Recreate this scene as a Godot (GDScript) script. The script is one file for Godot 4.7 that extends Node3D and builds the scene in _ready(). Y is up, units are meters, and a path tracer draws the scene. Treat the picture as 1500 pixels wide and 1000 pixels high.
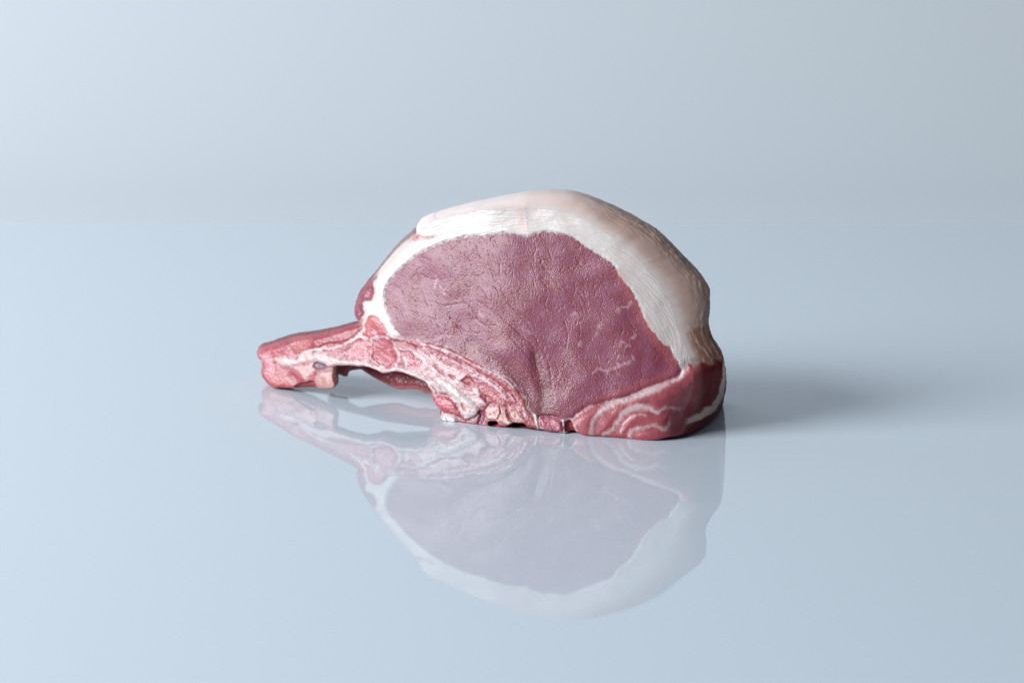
extends Node3D
# A raw pork rib chop standing on a glossy pale table before a pale wall. Outlines are front elevations in millimetres
# (x to the right, y up); the cut face is a leaning, slightly curved surface over them and everything is real relief.

const STEP := 0.16            # mm between the vertices of the cut face
const LEAN := 0.38386         # the face leans back by 21 degrees
const X0 := -103.0
const Y0 := -1.5
const NX := 1090
const NY := 540
const BASE := [-103.83,-71.5, -92.51,-63.34, -70.21,-45.13, -48.98,-29.66, -27.82,-14.63, -3.74,-0.52, 19.79,8.69, 36.92,14.24, 51.51,17.74, 61.27,18.73, 68.59,19.23]      # x, z of the foot of the face

var height := PackedFloat32Array()
var cr := PackedFloat32Array()
var cg := PackedFloat32Array()
var cb := PackedFloat32Array()
var owner_of := PackedInt32Array()
var part_names: Array[String] = []
var edge := PackedFloat32Array()
var n_jag := FastNoiseLite.new()
var n_soft := FastNoiseLite.new()
var n_cell := FastNoiseLite.new()
var n_cell2 := FastNoiseLite.new()
var n_ridge := FastNoiseLite.new()
var n_fine := FastNoiseLite.new()
var chop: Node3D


func _ready() -> void:
	var cam := Camera3D.new()
	cam.name = "camera"
	cam.position = Vector3(0, 0.2516, 1.0091)
	cam.rotation_degrees = Vector3(-12.2406, 0, 0)
	cam.fov = 13.6845
	cam.near = 0.05
	cam.far = 20.0
	var lens := CameraAttributesPhysical.new()
	lens.frustum_focal_length = 100.0
	lens.frustum_focus_distance = 1.035
	lens.frustum_near = 0.05
	lens.frustum_far = 20.0
	lens.exposure_aperture = 13.0
	cam.attributes = lens
	add_child(cam)

	var env := Environment.new()
	env.background_mode = Environment.BG_COLOR
	env.background_color = Color(0.66, 0.72, 0.80)
	env.background_energy_multiplier = 0.17
	env.tonemap_mode = Environment.TONE_MAPPER_LINEAR
	env.tonemap_exposure = 1.1
	env.sdfgi_enabled = true
	env.ssao_enabled = true
	env.ssil_enabled = true
	var around := WorldEnvironment.new()
	around.name = "environment"
	around.environment = env
	add_child(around)

	softbox("window_light", Vector3(-2.12, 1.2, 0.68), Vector3(0, 0.03, -0.1), Vector2(1.6, 1.3), 9.2, Color(0.97, 0.985, 1.0))

	setting()
	noises()
	build_chop()


func softbox(called: String, at: Vector3, aim: Vector3, size: Vector2, energy: float, tint: Color) -> void:
	var l := AreaLight3D.new()
	l.name = called
	l.area_size = size
	l.light_energy = energy
	l.light_color = tint
	l.area_range = 6.0
	l.shadow_enabled = true
	l.look_at_from_position(at, aim)
	add_child(l)


func noises() -> void:
	for n in [[n_jag, 11, 0.45, 3], [n_soft, 23, 0.09, 3], [n_fine, 37, 1.1, 2]]:
		n[0].seed = n[1]
		n[0].noise_type = FastNoiseLite.TYPE_SIMPLEX_SMOOTH
		n[0].frequency = n[2]
		n[0].fractal_octaves = n[3]
	n_ridge.seed = 5
	n_ridge.noise_type = FastNoiseLite.TYPE_SIMPLEX_SMOOTH
	n_ridge.fractal_type = FastNoiseLite.FRACTAL_RIDGED
	n_ridge.frequency = 0.11
	n_ridge.fractal_octaves = 2
	for n in [[n_cell, 3, 1.5], [n_cell2, 8, 0.17]]:
		n[0].seed = n[1]
		n[0].noise_type = FastNoiseLite.TYPE_CELLULAR
		n[0].frequency = n[2]
		n[0].fractal_type = FastNoiseLite.FRACTAL_NONE
		n[0].cellular_jitter = 1.0
		n[0].cellular_return_type = FastNoiseLite.RETURN_DISTANCE2_SUB
		n[0].domain_warp_enabled = true
		n[0].domain_warp_amplitude = 2.2 if n[1] == 3 else 6.0
		n[0].domain_warp_frequency = 0.35 if n[1] == 3 else 0.12


# ------------------------------------------------------------------ setting

func setting() -> void:
	var tm := StandardMaterial3D.new()
	tm.albedo_color = Color(0.81, 0.853, 0.89)
	tm.roughness = 0.03
	var t := MeshInstance3D.new()
	t.name = "tabletop"
	t.mesh = slab(Vector3(-1.6, -0.03, -0.438), Vector3(1.6, 0.0, 0.95), 0.0015)
	t.material_override = tm
	t.set_meta("kind", "structure")
	t.set_meta("label", "glossy pale blue tabletop that mirrors the pork chop")
	add_child(t)
	var wm := StandardMaterial3D.new()
	wm.albedo_color = Color(0.835, 0.862, 0.88)
	wm.roughness = 0.9
	wm.metallic_specular = 0.2
	var w := MeshInstance3D.new()
	w.name = "backdrop"
	w.mesh = sweep()
	w.material_override = wm
	w.set_meta("kind", "structure")
	w.set_meta("label", "plain matte pale grey blue backdrop curving up behind the glossy table")
	add_child(w)


func sweep() -> ArrayMesh:   # a thick sheet that runs level behind the table and curves up into a wall
	var line := PackedVector2Array([Vector2(-0.425, -0.003)])     # z, y
	for k in 41:
		var a := k / 40.0 * PI / 2
		line.append(Vector2(-0.56 - sin(a) * 0.55, -0.003 + 0.55 * (1.0 - cos(a))))
	line.append(Vector2(-1.11, 2.4))
	var st := SurfaceTool.new()
	st.begin(Mesh.PRIMITIVE_TRIANGLES)
	var n := line.size()
	for side in 2:
		for k in n:
			var along := (line[mini(k + 1, n - 1)] - line[maxi(k - 1, 0)]).normalized()
			var face := Vector2(-along.y, along.x)
			if face.y < 0.0 and face.x < 0.0:
				face = -face
			if k == n - 1:
				face = Vector2(1, 0)
			elif k == 0:
				face = Vector2(0, 1)
			face = face if face.y > 0.0 or face.x > 0.0 else -face
			var p := line[k] - face * (0.02 * side)
			for x in [-3.0, 3.0]:
				st.set_normal(Vector3(0, face.y, face.x) * (1.0 - 2.0 * side))
				st.add_vertex(Vector3(x, p.y, p.x))
	for side in 2:
		var o := side * n * 2
		for k in n - 1:
			var q := [o + k * 2, o + k * 2 + 1, o + k * 2 + 2, o + k * 2 + 3]
			for i in ([0, 2, 1, 1, 2, 3] if side == 0 else [0, 1, 2, 1, 3, 2]):
				st.add_index(q[i])
	return st.commit()


func slab(a: Vector3, b: Vector3, c: float) -> ArrayMesh:   # a box with chamfered edges along its top
	var st := SurfaceTool.new()
	st.begin(Mesh.PRIMITIVE_TRIANGLES)
	st.set_smooth_group(-1)
	var rings := [[a.y, 0.0], [b.y - c, 0.0], [b.y, c]]
	var loops := []
	for r in rings:
		loops.append([Vector3(a.x + r[1], r[0], b.z - r[1]), Vector3(b.x - r[1], r[0], b.z - r[1]), Vector3(b.x - r[1], r[0], a.z + r[1]), Vector3(a.x + r[1], r[0], a.z + r[1])])
	for k in 2:
		for i in 4:
			var p = loops[k][i]
			var q = loops[k][(i + 1) % 4]
			var r2 = loops[k + 1][(i + 1) % 4]
			var s = loops[k + 1][i]
			for v in [p, r2, q, p, s, r2]:
				st.add_vertex(v)
	for v in [loops[2][0], loops[2][2], loops[2][1], loops[2][0], loops[2][3], loops[2][2], loops[0][0], loops[0][1], loops[0][2], loops[0][0], loops[0][2], loops[0][3]]:
		st.add_vertex(v)
	st.generate_normals()
	return st.commit()


# ------------------------------------------------------------------ curves and distances

func foot(x: float) -> float:
	var n := BASE.size() / 2
	var i := 0
	while i < n - 2 and BASE[i * 2 + 2] < x:
		i += 1
	var t: float = (x - BASE[i * 2]) / (BASE[i * 2 + 2] - BASE[i * 2])
	var a: float = BASE[i * 2 + 1]
	var b: float = BASE[i * 2 + 3]
	return a + (b - a) * t


var foot_table := PackedFloat32Array()

func foot_smooth(x: float) -> float:
	var f := clampf((x - X0) / STEP, 0.0, NX - 1.001)
	var i := int(f)
	return lerpf(foot_table[i], foot_table[i + 1], f - i)


func surface(x: float, y: float) -> float:   # depth of the cut face, which turns back at its lower right corner
	var past := maxf(x - 52.0, 0.0)
	return foot_smooth(x) - y * LEAN - 0.0625 * past * past * (1.0 - smoothstep(4.0, 24.0, y))


func curve(flat: Array, closed: bool, spacing := 0.45, width := 2) -> Array:   # a smooth curve through points: [points, radii]
	var n := flat.size() / width
	var pts := PackedVector2Array()
	var radii := PackedFloat32Array()
	for i in (n if closed else n - 1):
		var p := []
		for k in [-1, 0, 1, 2]:
			var m: int = posmod(i + k, n) if closed else clampi(i + k, 0, n - 1)
			p.append(Vector2(flat[m * width], flat[m * width + 1]))
		var j: int = (i + 1) % n
		var ra: float = flat[i * width + 2] * 0.5 if width == 3 else 0.0
		var rb: float = flat[j * width + 2] * 0.5 if width == 3 else 0.0
		var steps := maxi(1, ceili(p[1].distance_to(p[2]) / spacing))
		var m1: Vector2 = (p[2] - p[0]) * 0.4
		var m2: Vector2 = (p[3] - p[1]) * 0.4
		var reach: float = p[1].distance_to(p[2]) * 1.1
		m1 = m1.limit_length(reach)
		m2 = m2.limit_length(reach)
		for s in steps:
			var t := float(s) / steps
			var t2 := t * t
			var t3 := t2 * t
			pts.append(p[1] * (2 * t3 - 3 * t2 + 1) + m1 * (t3 - 2 * t2 + t) + p[2] * (3 * t2 - 2 * t3) + m2 * (t3 - t2))
			radii.append(lerpf(ra, rb, t))
	if not closed:
		pts.append(Vector2(flat[(n - 1) * width], flat[(n - 1) * width + 1]))
		radii.append(flat[(n - 1) * width + 2] * 0.5 if width == 3 else 0.0)
	return [pts, radii]


func distances(line: Array, closed: bool, reach: float) -> Dictionary:   # signed distance to a curve on the grid round it
	var pts: PackedVector2Array = line[0]
	var radii: PackedFloat32Array = line[1]
	var lo := pts[0]
	var hi := pts[0]
	for p in pts:
		lo = lo.min(p)
		hi = hi.max(p)
	var i0 := clampi(int((lo.x - reach - X0) / STEP), 0, NX - 1)
	var j0 := clampi(int((lo.y - reach - Y0) / STEP), 0, NY - 1)
	var i1 := clampi(int((hi.x + reach - X0) / STEP) + 1, 0, NX - 1)
	var j1 := clampi(int((hi.y + reach - Y0) / STEP) + 1, 0, NY - 1)
	var w := i1 - i0 + 1
	var h := j1 - j0 + 1
	var d := PackedFloat32Array()
	d.resize(w * h)
	d.fill(reach)
	var n := pts.size()
	for k in (n if closed else n - 1):
		var a := pts[k]
		var b := pts[(k + 1) % n]
		var ab := b - a
		var len2 := maxf(ab.length_squared(), 1e-9)
		var r := radii[k]
		var far := reach + r
		var li := maxi(i0, int((minf(a.x, b.x) - far - X0) / STEP))
		var hi_i := mini(i1, int((maxf(a.x, b.x) + far - X0) / STEP) + 1)
		var lj := maxi(j0, int((minf(a.y, b.y) - far - Y0) / STEP))
		var hj := mini(j1, int((maxf(a.y, b.y) + far - Y0) / STEP) + 1)
		for j in range(lj, hj + 1):
			var dy := Y0 + j * STEP - a.y
			var row := (j - j0) * w - i0
			for i in range(li, hi_i + 1):
				var dx := X0 + i * STEP - a.x
				var t := clampf((dx * ab.x + dy * ab.y) / len2, 0.0, 1.0)
				var ex := dx - ab.x * t
				var ey := dy - ab.y * t
				var e := sqrt(ex * ex + ey * ey) - r
				if e < d[row + i]:
					d[row + i] = e
	if closed:
		for j in h:
			var y := Y0 + (j + j0) * STEP
			var cuts := PackedFloat32Array()
			for k in n:
				var a := pts[k]
				var b := pts[(k + 1) % n]
				if (a.y > y) != (b.y > y):
					cuts.append(a.x + (b.x - a.x) * (y - a.y) / (b.y - a.y))
			cuts.sort()
			for k in range(0, cuts.size() - 1, 2):
				var ia := maxi(0, ceili((cuts[k] - X0) / STEP) - i0)
				var ib := mini(w - 1, floori((cuts[k + 1] - X0) / STEP) - i0)
				for i in range(ia, ib + 1):
					d[j * w + i] = -d[j * w + i]
	return {"i": i0, "j": j0, "w": w, "h": h, "d": d}


func part(called: String) -> int:
	var k := part_names.find(called)
	if k < 0:
		part_names.append(called)
		k = part_names.size() - 1
	return k


func lin(r: float, g: float, b: float) -> Color:
	return Color(r / 255.0, g / 255.0, b / 255.0).srgb_to_linear()


# Lays one tissue over the face: its colour, how it stands proud (h) or sunk, and, with a name, which part it belongs to.
func lay(called: String, flat: Array, c: Color, o := {}) -> void:
	var closed: bool = o.get("closed", true)
	var soft: float = o.get("soft", 0.35)
	var jag: float = o.get("jag", 0.5)
	var h: float = o.get("h", 0.0)
	var rim: float = o.get("rim", 1.0)
	var alpha: float = o.get("a", 1.0)
	var groove: float = o.get("groove", 0.0)
	var fade: float = o.get("fade", 0.0)
	var c2: Color = o.get("c2", c)
	var mot: float = o.get("mot", 0.6)
	var mix: float = o.get("mix", 0.0)
	var id := part(called) if called else -1
	var line := curve(flat, closed, 0.45, 2 if closed else 3)
	var f := distances(line, closed, maxf(maxf(rim, soft) + jag, fade) + 0.6)
	var d: PackedFloat32Array = f.d
	var shift := float(hash(flat) % 997)
	for j in f.h:
		var y: float = Y0 + (j + f.j) * STEP
		for i in f.w:
			var e := d[j * f.w + i]
			var x: float = X0 + (i + f.i) * STEP
			var calm := e
			if jag > 0.0:
				var wander := jag * n_jag.get_noise_2d(x + shift, y)
				e += wander
				calm += wander * 0.3
			var at: int = (j + f.j) * NX + i + f.i
			if groove != 0.0:
				height[at] -= groove * exp(-calm * calm / (0.22 * rim * rim))
			if e > soft and fade == 0.0:
				continue
			var m := 1.0 - smoothstep(-soft, soft, e)
			if fade > 0.0:
				m = 1.0 - smoothstep(-fade, fade * 0.5, e)
			var col := c
			if c2 != c:
				var q := n_fine.get_noise_2d(x * mot + shift, y * mot) + 0.5 * n_jag.get_noise_2d(x * mot, y * mot + shift)
				col = c.lerp(c2, smoothstep(-0.25 + mix, 0.35 + mix, q))
			m *= alpha
			cr[at] += (col.r - cr[at]) * m
			cg[at] += (col.g - cg[at]) * m
			cb[at] += (col.b - cb[at]) * m
			if h != 0.0:
				height[at] += h * smoothstep(soft, -rim, calm)
			if id >= 0 and e < 0.0:
				owner_of[at] = id


# ------------------------------------------------------------------ the chop

func build_chop() -> void:
	chop = Node3D.new()
	chop.name = "pork_chop"
	chop.set_meta("label", "raw bone-in pork rib chop with thick white fat, standing on the glossy table")
	chop.set_meta("category", "meat")
	add_child(chop)
	var total := NX * NY
	for a in [height, cr, cg, cb]:
		a.resize(total)
	owner_of.resize(total)
	foot_table.resize(NX)
	for i in NX:
		var s := 0.0
		var ws := 0.0
		for k in range(-12, 13):
			var wgt := exp(-k * k / 50.0)
			s += foot(X0 + i * STEP + k * 0.7) * wgt
			ws += wgt
		foot_table[i] = s / ws
	height.fill(0.0)

	var white := lin(210, 198, 193)
	var cream := lin(232, 205, 194)
	var lean_meat := lin(130, 54, 72)
	var red := lin(182, 72, 80)
	var deep := lin(150, 48, 58)
	var pink := lin(206, 120, 120)
	var salmon := lin(214, 118, 112)
	for k in total:
		cr[k] = white.r
		cg[k] = white.g
		cb[k] = white.b
	owner_of.fill(part("fat_cap"))

	var outline_flat := [-99.46,11.2, -98.63,12.7, -97.23,13.78, -94.42,14.8, -90.49,16.73, -83.76,19.51, -77.09,21.44, -70.48,23.74, -63.96,26.29, -59.92,27.94, -58.04,28.9, -58.05,29.75, -58.99,30.11, -59.79,31.96, -59.17,34.99, -58.23,38.07, -55.73,41.94, -51.21,47.25, -48.04,51.19, -44.87,54.82, -41.71,58.14, -38.56,60.86, -37.25,62.41, -35.68,63.58, -35.69,65.04, -35.04,66.58, -33.87,68.06, -31.25,69.21, -28.13,70.18, -24.24,71.53, -20.38,72.81, -16.53,73.95, -12.69,74.91, -7.59,75.62, -2.52,76.18, 1.51,76.55, 5.29,77.02, 10.55,77.11, 16.05,76.97, 19.53,76.59, 23.01,75.82, 25.99,74.79, 28.71,73.51, 31.42,71.99, 34.37,70.14, 37.32,68.28, 40.26,66.28, 43.2,64.04, 45.89,61.56, 48.32,59.07, 50.75,56.48, 53.43,53.38, 55.37,50.72, 57.06,47.6, 58.38,43.65, 59.44,39.47, 60.88,36, 62.32,32.53, 63.76,29.3, 64.95,25.83, 65.42,22.31, 65.47,19.23, 64.66,13.54, 62.67,9.97, 61.66,6.96, 61.13,4.7, 59.28,2.31, 56.98,1.27, 54.47,0.7, 49.09,-0.25, 42.77,-0.14, 34,0.13, 29.11,0.11, 26.18,0.13, 23.73,0.99, 21.76,1.08, 18.81,0.14, 16.11,0.25, 13.39,0.34, 11.17,0.63, 9.19,0.8, 7.46,0.93, 5.47,0.7, 2.49,0.44, -0.75,0.15, -2.99,-0.05, -5.5,-0.35, -8.76,-0.79, -11.91,-1.09, -16.71,-0.9, -20.65,-0.83, -23.71,-1.24, -26.4,-1.48, -26.02,0.47, -25.39,2.34, -27.42,3.69, -28.87,5.31, -29.53,6.88, -29.41,8.57, -30.6,10.3, -32.01,12.12, -33.26,12.65, -36.89,13.56, -40.56,14.31, -43.9,14.3, -46.17,13.57, -48.6,12.87, -50.97,13.58, -54.69,14.3, -58.98,13.97, -62.21,13.72, -64.91,13.24, -67.22,12.84, -67.62,11.68, -67.73,9.7, -67.16,7.58, -67.15,5.87, -68.36,4.55, -72.56,3.63, -76.42,3.17, -83.81,1.78, -88.29,1.11, -91.95,0.6, -93.93,1.03, -96.35,2.78, -97.46,4.48, -97.13,7.11, -97.73,9.45, -98.73,10.18]
	var outline := curve(outline_flat, true, 0.3)
	edge.resize(total)
	edge.fill(6.0)
	var f := distances(outline, true, 6.0)
	for j in f.h:
		for i in f.w:
			edge[(j + f.j) * NX + i + f.i] = f.d[j * f.w + i]

	# Front edge of the fat and tail against the limb of the outer side: x, y, then how far the side swells out and goes back.
	var swell := [-35.68,63.58,-1.6,-1.18,-1.51, -35.69,65.04,-0.71,-0.36,-2.02, -33.87,68.06,-0.87,-0.26,-2.99, -28.13,70.18,-1.15,0.47,-4.85, -20.38,72.81,-2.17,0.15,-6.28, -12.69,74.91,-2.64,0.54,-7.53, -2.52,76.18,-0.52,2.59,-7.52, 5.29,77.02,1.3,3.98,-7.62, 16.05,76.97,3.88,5.34,-7.42, 23.01,75.82,4.17,5.46,-7.9, 28.71,73.51,6.2,5.09,-7.37, 34.37,70.14,8.23,5.61,-7.8, 40.26,66.28,10.01,5.89,-8.11, 45.89,61.56,12.3,4.08,-8.06, 50.75,56.48,14.33,2.75,-8.14, 53.43,53.38,15.8,1.69,-7.56, 55.37,50.72,16.05,2.18,-7.52, 57.06,47.6,15.42,2.31,-7.4, 58.38,43.65,13.78,1.6,-7, 59.44,39.47,12.39,1.39,-6.64, 60.88,36,11,0.72,-6.11, 62.32,32.76,11.25,-0.02,-5.88, 63.76,29.3,12.91,-0.68,-6.48, 64.95,25.83,11.88,0.02,-7.79, 65.42,22.31,12.45,-1.08,-10.26, 65.47,19.23,15.61,-11.29,-50.82, 64.66,13.54,15.36,-10.73,-49.56, 62.67,9.97,17.24,-9.67,-48.15, 61.66,6.96,16.2,-6.66,-41.97, 61.13,4.7,13.82,-4.4,-34.42, 59.28,2.31,12.55,-2.01,-28.59, 54.47,0.7,6.55,-0.24,-11.44]

	# ---- the big muscles
	var eye := [-48.29,42.35, -46.72,45.78, -41.67,51.4, -36.69,56.12, -30.43,60.09, -24.21,63.09, -16.76,65.4, -11.24,65.82, -7.58,66.75, -3.03,67.99, 2.01,67.72, 5.91,67.26, 8.44,68.45, 12.79,69.33, 17.27,69.02, 21.7,68.39, 27.93,64.53, 32.95,61.81, 37.26,59.08, 39.14,55.55, 42.87,51.56, 45.92,46.35, 47.7,41.47, 49.39,38.74, 51.81,36.05, 54.14,33.3, 57.07,31.5, 58.22,28.97, 61.11,24.52, 60.27,21.78, 54.61,19.59, 48.74,17.54, 43.36,14.94, 37.48,12.78, 34.06,11.61, 29.35,10.12, 25.23,7.96, 22.27,5.65, 18.09,4.85, 13.9,5.19, 9.69,4.35, 8.41,5.17, 6.22,7.63, 4.96,11.08, 2.42,14.16, -0.75,16.88, -5.51,18.8, -9.7,20.39, -12.84,21.62, -17.92,23.39, -22.17,25.31, -28.71,26.39, -33.13,26.48, -36.65,26.46, -40.98,26.69, -44.43,30.01, -46.63,33.79, -47.93,37.13]
	var tail := [21.28,4.18, 23.5,6.9, 27.69,9.65, 33.33,11.79, 38.22,12.93, 43.36,14.94, 48.74,17.54, 54.61,19.59, 59.53,21.53, 62.24,24.63, 63.73,26.51, 67.39,24.7, 67.95,19.67, 67.45,10.71, 63.77,3.03, 59,-0.42, 49.07,-2.56, 33.98,-2.53, 24.69,-2.77, 21.76,0.73]
	lay("tail_muscle", tail, lin(172, 84, 92), {"c2": lin(160, 72, 82), "mot": 0.25, "h": 0.5, "rim": 2.5, "groove": 0.5, "soft": 0.5})
	lay("eye_muscle", eye, lin(136, 64, 88), {"c2": lean_meat, "mot": 0.12, "h": -0.35, "rim": 1.2, "groove": 0.25, "soft": 0.45, "jag": 0.7})
	# redder rim of the eye on the right and at its foot, where the cut is thin and wet
	lay("", [38.48,56.54,2.5, 43.34,47.82,3, 48.17,39.39,3, 53.74,32.6,3, 58.58,25.72,3.5], lin(172, 84, 82), {"closed": false, "soft": 1.5, "a": 0.55})
	lay("", [57.82,22.68,2.5, 49.24,19.65,2.5, 40.68,16.43,2.25, 32.11,12.87,1.75, 24.74,9.32,1.5], lin(170, 80, 84), {"closed": false, "soft": 1.5, "a": 0.6})
	lay("", [8.23,26.28,2.5, 9.96,19.37,4, 11.69,13.65,5, 12.42,7.86,5.5, 13.9,5.19,4.5], lin(108, 40, 48), {"closed": false, "soft": 1.8, "jag": 1.0, "a": 0.8, "h": -0.7, "rim": 2.5})
	lay("", [-15.14,28.72,2, -8.8,25.91,2.5, -2,21.68,3, 3.49,16.01,3.25, 7.47,10.24,3, 10.44,6.29,2.5], lin(112, 42, 52), {"closed": false, "soft": 2.2, "jag": 1.2, "a": 0.7, "h": -0.3, "rim": 2.5})
	# pale marbling in the eye
	var flecks := [
		[29.21,21.99,0.25, 31.77,22.96,0.55, 33.63,22.76,0.5, 35.29,23.2,0.62, 37.06,24.15,0.5, 38.78,24.8,0.62, 41.23,25.76,0.62, 42.95,26.4,0.75, 43.94,28.22,0.38], [30.5,34.47,0.12, 31.24,35.83,0.55, 31.84,37.6,0.5, 32.24,38.8,0.12],
		[37.91,43.36,0.25, 38.9,44.15,0.62, 40.13,44.77,0.5, 41.3,44.83,0.62, 42.59,45.68,0.62, 43.33,46.65,0.5], [21.9,40.97,0.5, 23.14,41.76,0.88, 23.88,41.1,0.25], [24.33,30.32,0.25, 24.73,31.52,0.6, 25.31,29.92,0.25], [42.51,33.98,0.12, 44.18,34.86,0.55, 45.21,35.75,0.25],
		[-28.46,27.26,0.75, -27.17,28.51,1.25, -25.63,29.29,1.25, -24.09,29.83,1, -23.06,28.99,0.5], [-26.99,46.33,0.5, -25.95,45.24,1.12, -25.17,44.12,0.5], [-12.11,39.32,0.38, -11.6,38.43,0.88, -10.84,38.04,0.25], [38.57,31.22,0.15, 40.05,33.16,0.4, 41.27,31.82,0.2], [-28.03,49.35,0.2, -28.8,46.84,0.4, -28.02,45.49,0.2],
		[44.44,30.58,0.12, 42.01,32.09,0.35, 40.77,30.4,0.15], [2.5,35.75,0.12, 4.5,34.49,0.35, 7.5,33.77,0.15], [21.82,18.91,0.12, 20.34,15.54,0.3, 19.34,12.66,0.15], [38.55,28.42,0.12, 38.04,24.67,0.3, 38.26,20.95,0.12], [36.07,65.86,0.12, 33.35,63.82,0.25, 29.9,64.1,0.12]]
	for k in flecks.size():
		lay("", flecks[k], lin(206, 160, 174), {"closed": false, "soft": 0.7, "jag": 1.0, "h": 0.04, "a": 0.5})
	# clefts between the bundles
	for c in [[-24.17,52.9,0.25, -20.3,48.49,0.5, -18.75,42.65,0.62, -15.16,40.18,0.5, -12.61,36.17,0.62, -9.57,34.61,0.5], [-12.63,43.33,0.25, -7.04,39.65,0.62, -2.01,37.3,0.75, 2.5,33.39,0.88, 6.25,30.84,0.62, 8.24,28.17,0.25], [-3.77,47.87,0.25, 0.5,41.76,0.5, 5.01,37.84,0.75, 7.75,33.79,0.75, 9.73,29.94,0.62], [9.53,64.28,0.2, 10.53,59.58,0.38, 12.51,55.92,0.45, 15.49,52.81,0.3, 16.98,51.49,0.2],
		[-30.08,41.36,0.25, -25.93,39.94,0.5, -20.79,40.99,0.38, -15.17,42.57,0.25], [-15.13,27.53,0.25, -8.79,24.72,0.75, -3.76,21.78,0.75, 0.5,18.12,0.88, 3.49,13.66,0.75], [12.46,26.62,0.38, 13.93,20.87,0.75, 14.66,16.24,0.75, 15.39,11.62,0.5], [18.93,38.89,0.25, 20.4,34.29,0.45, 19.89,30.03,0.3], [-1.25,32.62,0.25, 3.75,27.81,0.62, 7.48,23.87,0.75],
		[-24.12,37.26,0.25, -20.77,33.8,0.75, -17.69,31.76,0.88, -15.14,31.58,0.5], [-34.29,50,0.2, -29.59,48.67,0.35, -26.74,50.22,0.2], [22.92,50.94,0.17, 26.37,46.43,0.3, 27.82,41.34,0.2], [30.94,23.27,0.2, 34.59,19.79,0.35, 37.03,19.03,0.2], [-8.59,60.03,0.2, -7.06,55.4,0.38, -5.04,51.31,0.25], [-38.41,36.61,0.17, -33.7,36.04,0.3, -27.97,34.42,0.25]]:
		lay("", c, lin(128, 56, 66), {"closed": false, "soft": 0.5, "jag": 1.2, "h": -0.14, "rim": 0.6, "a": 0.28})

	# ---- lobes of the tail, swelling between its seams
	for p in [[23.74,3.66, 26.21,7.56, 30.13,9.24, 30.12,6.45, 28.63,1.7, 25.2,0.98], [31.07,1.42, 32.08,6.13, 35.02,9.13, 39.91,10.82, 38.18,7.01, 35.47,2.21], [38.39,1.93, 41.35,7.18, 44.3,9.66, 49.16,9.45, 53.05,8.21, 56.53,9.46, 55.51,6.27, 49.14,6.22, 44.26,5.03, 40.83,1.6], [44.72,0.89, 45.71,2.79, 49.12,3.91, 54.48,2.63, 57.5,3.28, 57.48,0.98, 51.52,0.35],
		[40.65,11.78, 46.77,14.42, 53.61,16.33, 61.5,19.85, 64.47,19.79, 63.63,13.46, 57.8,12.68, 51.61,11.89, 47.97,13.09]]:
		lay("", p, lin(164, 72, 82), {"h": 0.55, "rim": 3.0, "soft": 1.2, "jag": 0.3, "a": 0.5})
	# ---- fat seams of the tail
	var seams := [[23.75,6.92,0.38, 26.21,8.96,0.38, 29.16,10.57,0.3], [28.73,1.24,1.25, 28.88,3.11,1.25, 29.33,5.23,1.25, 30.37,6.93,1.5, 31.69,8.19,1.5, 32.82,9.43,1.75, 34.05,10.54,2.25, 35.77,11.5,2, 37.58,12.18,1.5, 39.93,12.9,1.25, 42.27,13.54,1.12, 44.57,14.54,1.25, 46.97,15.73,1.5, 49.71,16.89,2.25, 52.25,17.81,2.25, 55.2,19.13,1.25, 57.56,20.09,1, 59.92,21.11,1, 61.25,22.27,1.25, 62.24,23.94,1.5],
		[33.02,0.64,0.75, 34.25,1.65,1, 36.35,2.97,1, 37.43,4.66,1.25, 38.67,6.39,1.25, 39.65,8.25,1.5, 41.08,9.58,2, 42.6,10.61,2.25, 44.01,11.12,2.25, 45.77,11.47,2.25, 47.47,11.45,2, 49.17,11.19,1.75, 50.39,10.68,1.38, 52.47,9.71,0.88, 53.56,10.29,0.75, 54.55,10.85,0.75, 56.54,11.23,0.55, 59.06,10.87,0.5, 60.6,10.15,0.3],
		[43.01,0.34,0.62, 42.41,1.23,1, 42.54,2.39,1.12, 43.96,3.39,1.12, 45.23,3.92,0.88, 46.89,4.34,0.75, 49.13,5.06,0.75, 51.56,5.42,0.75, 53.27,4.75,0.75, 54.79,3.77,0.75, 55.75,4.4,0.62, 56.61,5.47,0.62, 57.03,7.44,0.5], [39.37,1.99,0.2, 39.87,3.86,0.3, 40.86,5.77,0.3, 43.31,7.87,0.3, 45.75,8.81,0.25, 47.7,8.68,0.15], [22.02,4,0.3, 22.75,2.43,0.25, 23.73,1.34,0.15]]
	for k in seams.size():
		lay("fat_seam" if k in [1, 2, 3] else "", seams[k], lin(228, 192, 190), {"closed": false, "soft": 0.75, "jag": 0.6, "h": 0.12, "rim": 0.9, "a": 0.92, "c2": lin(226, 182, 180), "mot": 0.2, "mix": 0.1})

	# ---- the left end of the fat and the side muscle
	lay("", [-35.42,63.24,1.5, -33.32,63,1.25, -30.7,63.32,0.75, -28.1,64.11,0.25], lin(222, 160, 158), {"closed": false, "soft": 0.6, "h": -0.5, "a": 0.7})
	lay("", [-37.77,61.74, -36.99,63.05, -35.68,63.7, -34.89,62.82, -36.19,61.44], red, {"soft": 0.5, "a": 0.8})
	lay("", [-32.79,62.82,0.25, -31.22,63.25,0.5, -29.4,63.96,0.25], red, {"closed": false, "a": 0.6})
	lay("", [2.02,78.14,3.5, 3.27,72.94,2.75, 4.53,69.2,2.25], lin(226, 186, 180), {"closed": false, "soft": 1.8, "a": 0.6})
	lay("", [4.28,77.56,0.38, 5.03,73.53,0.5, 5.78,67.85,0.62], white, {"closed": false, "soft": 0.8, "h": 0.06, "a": 0.6})
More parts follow.
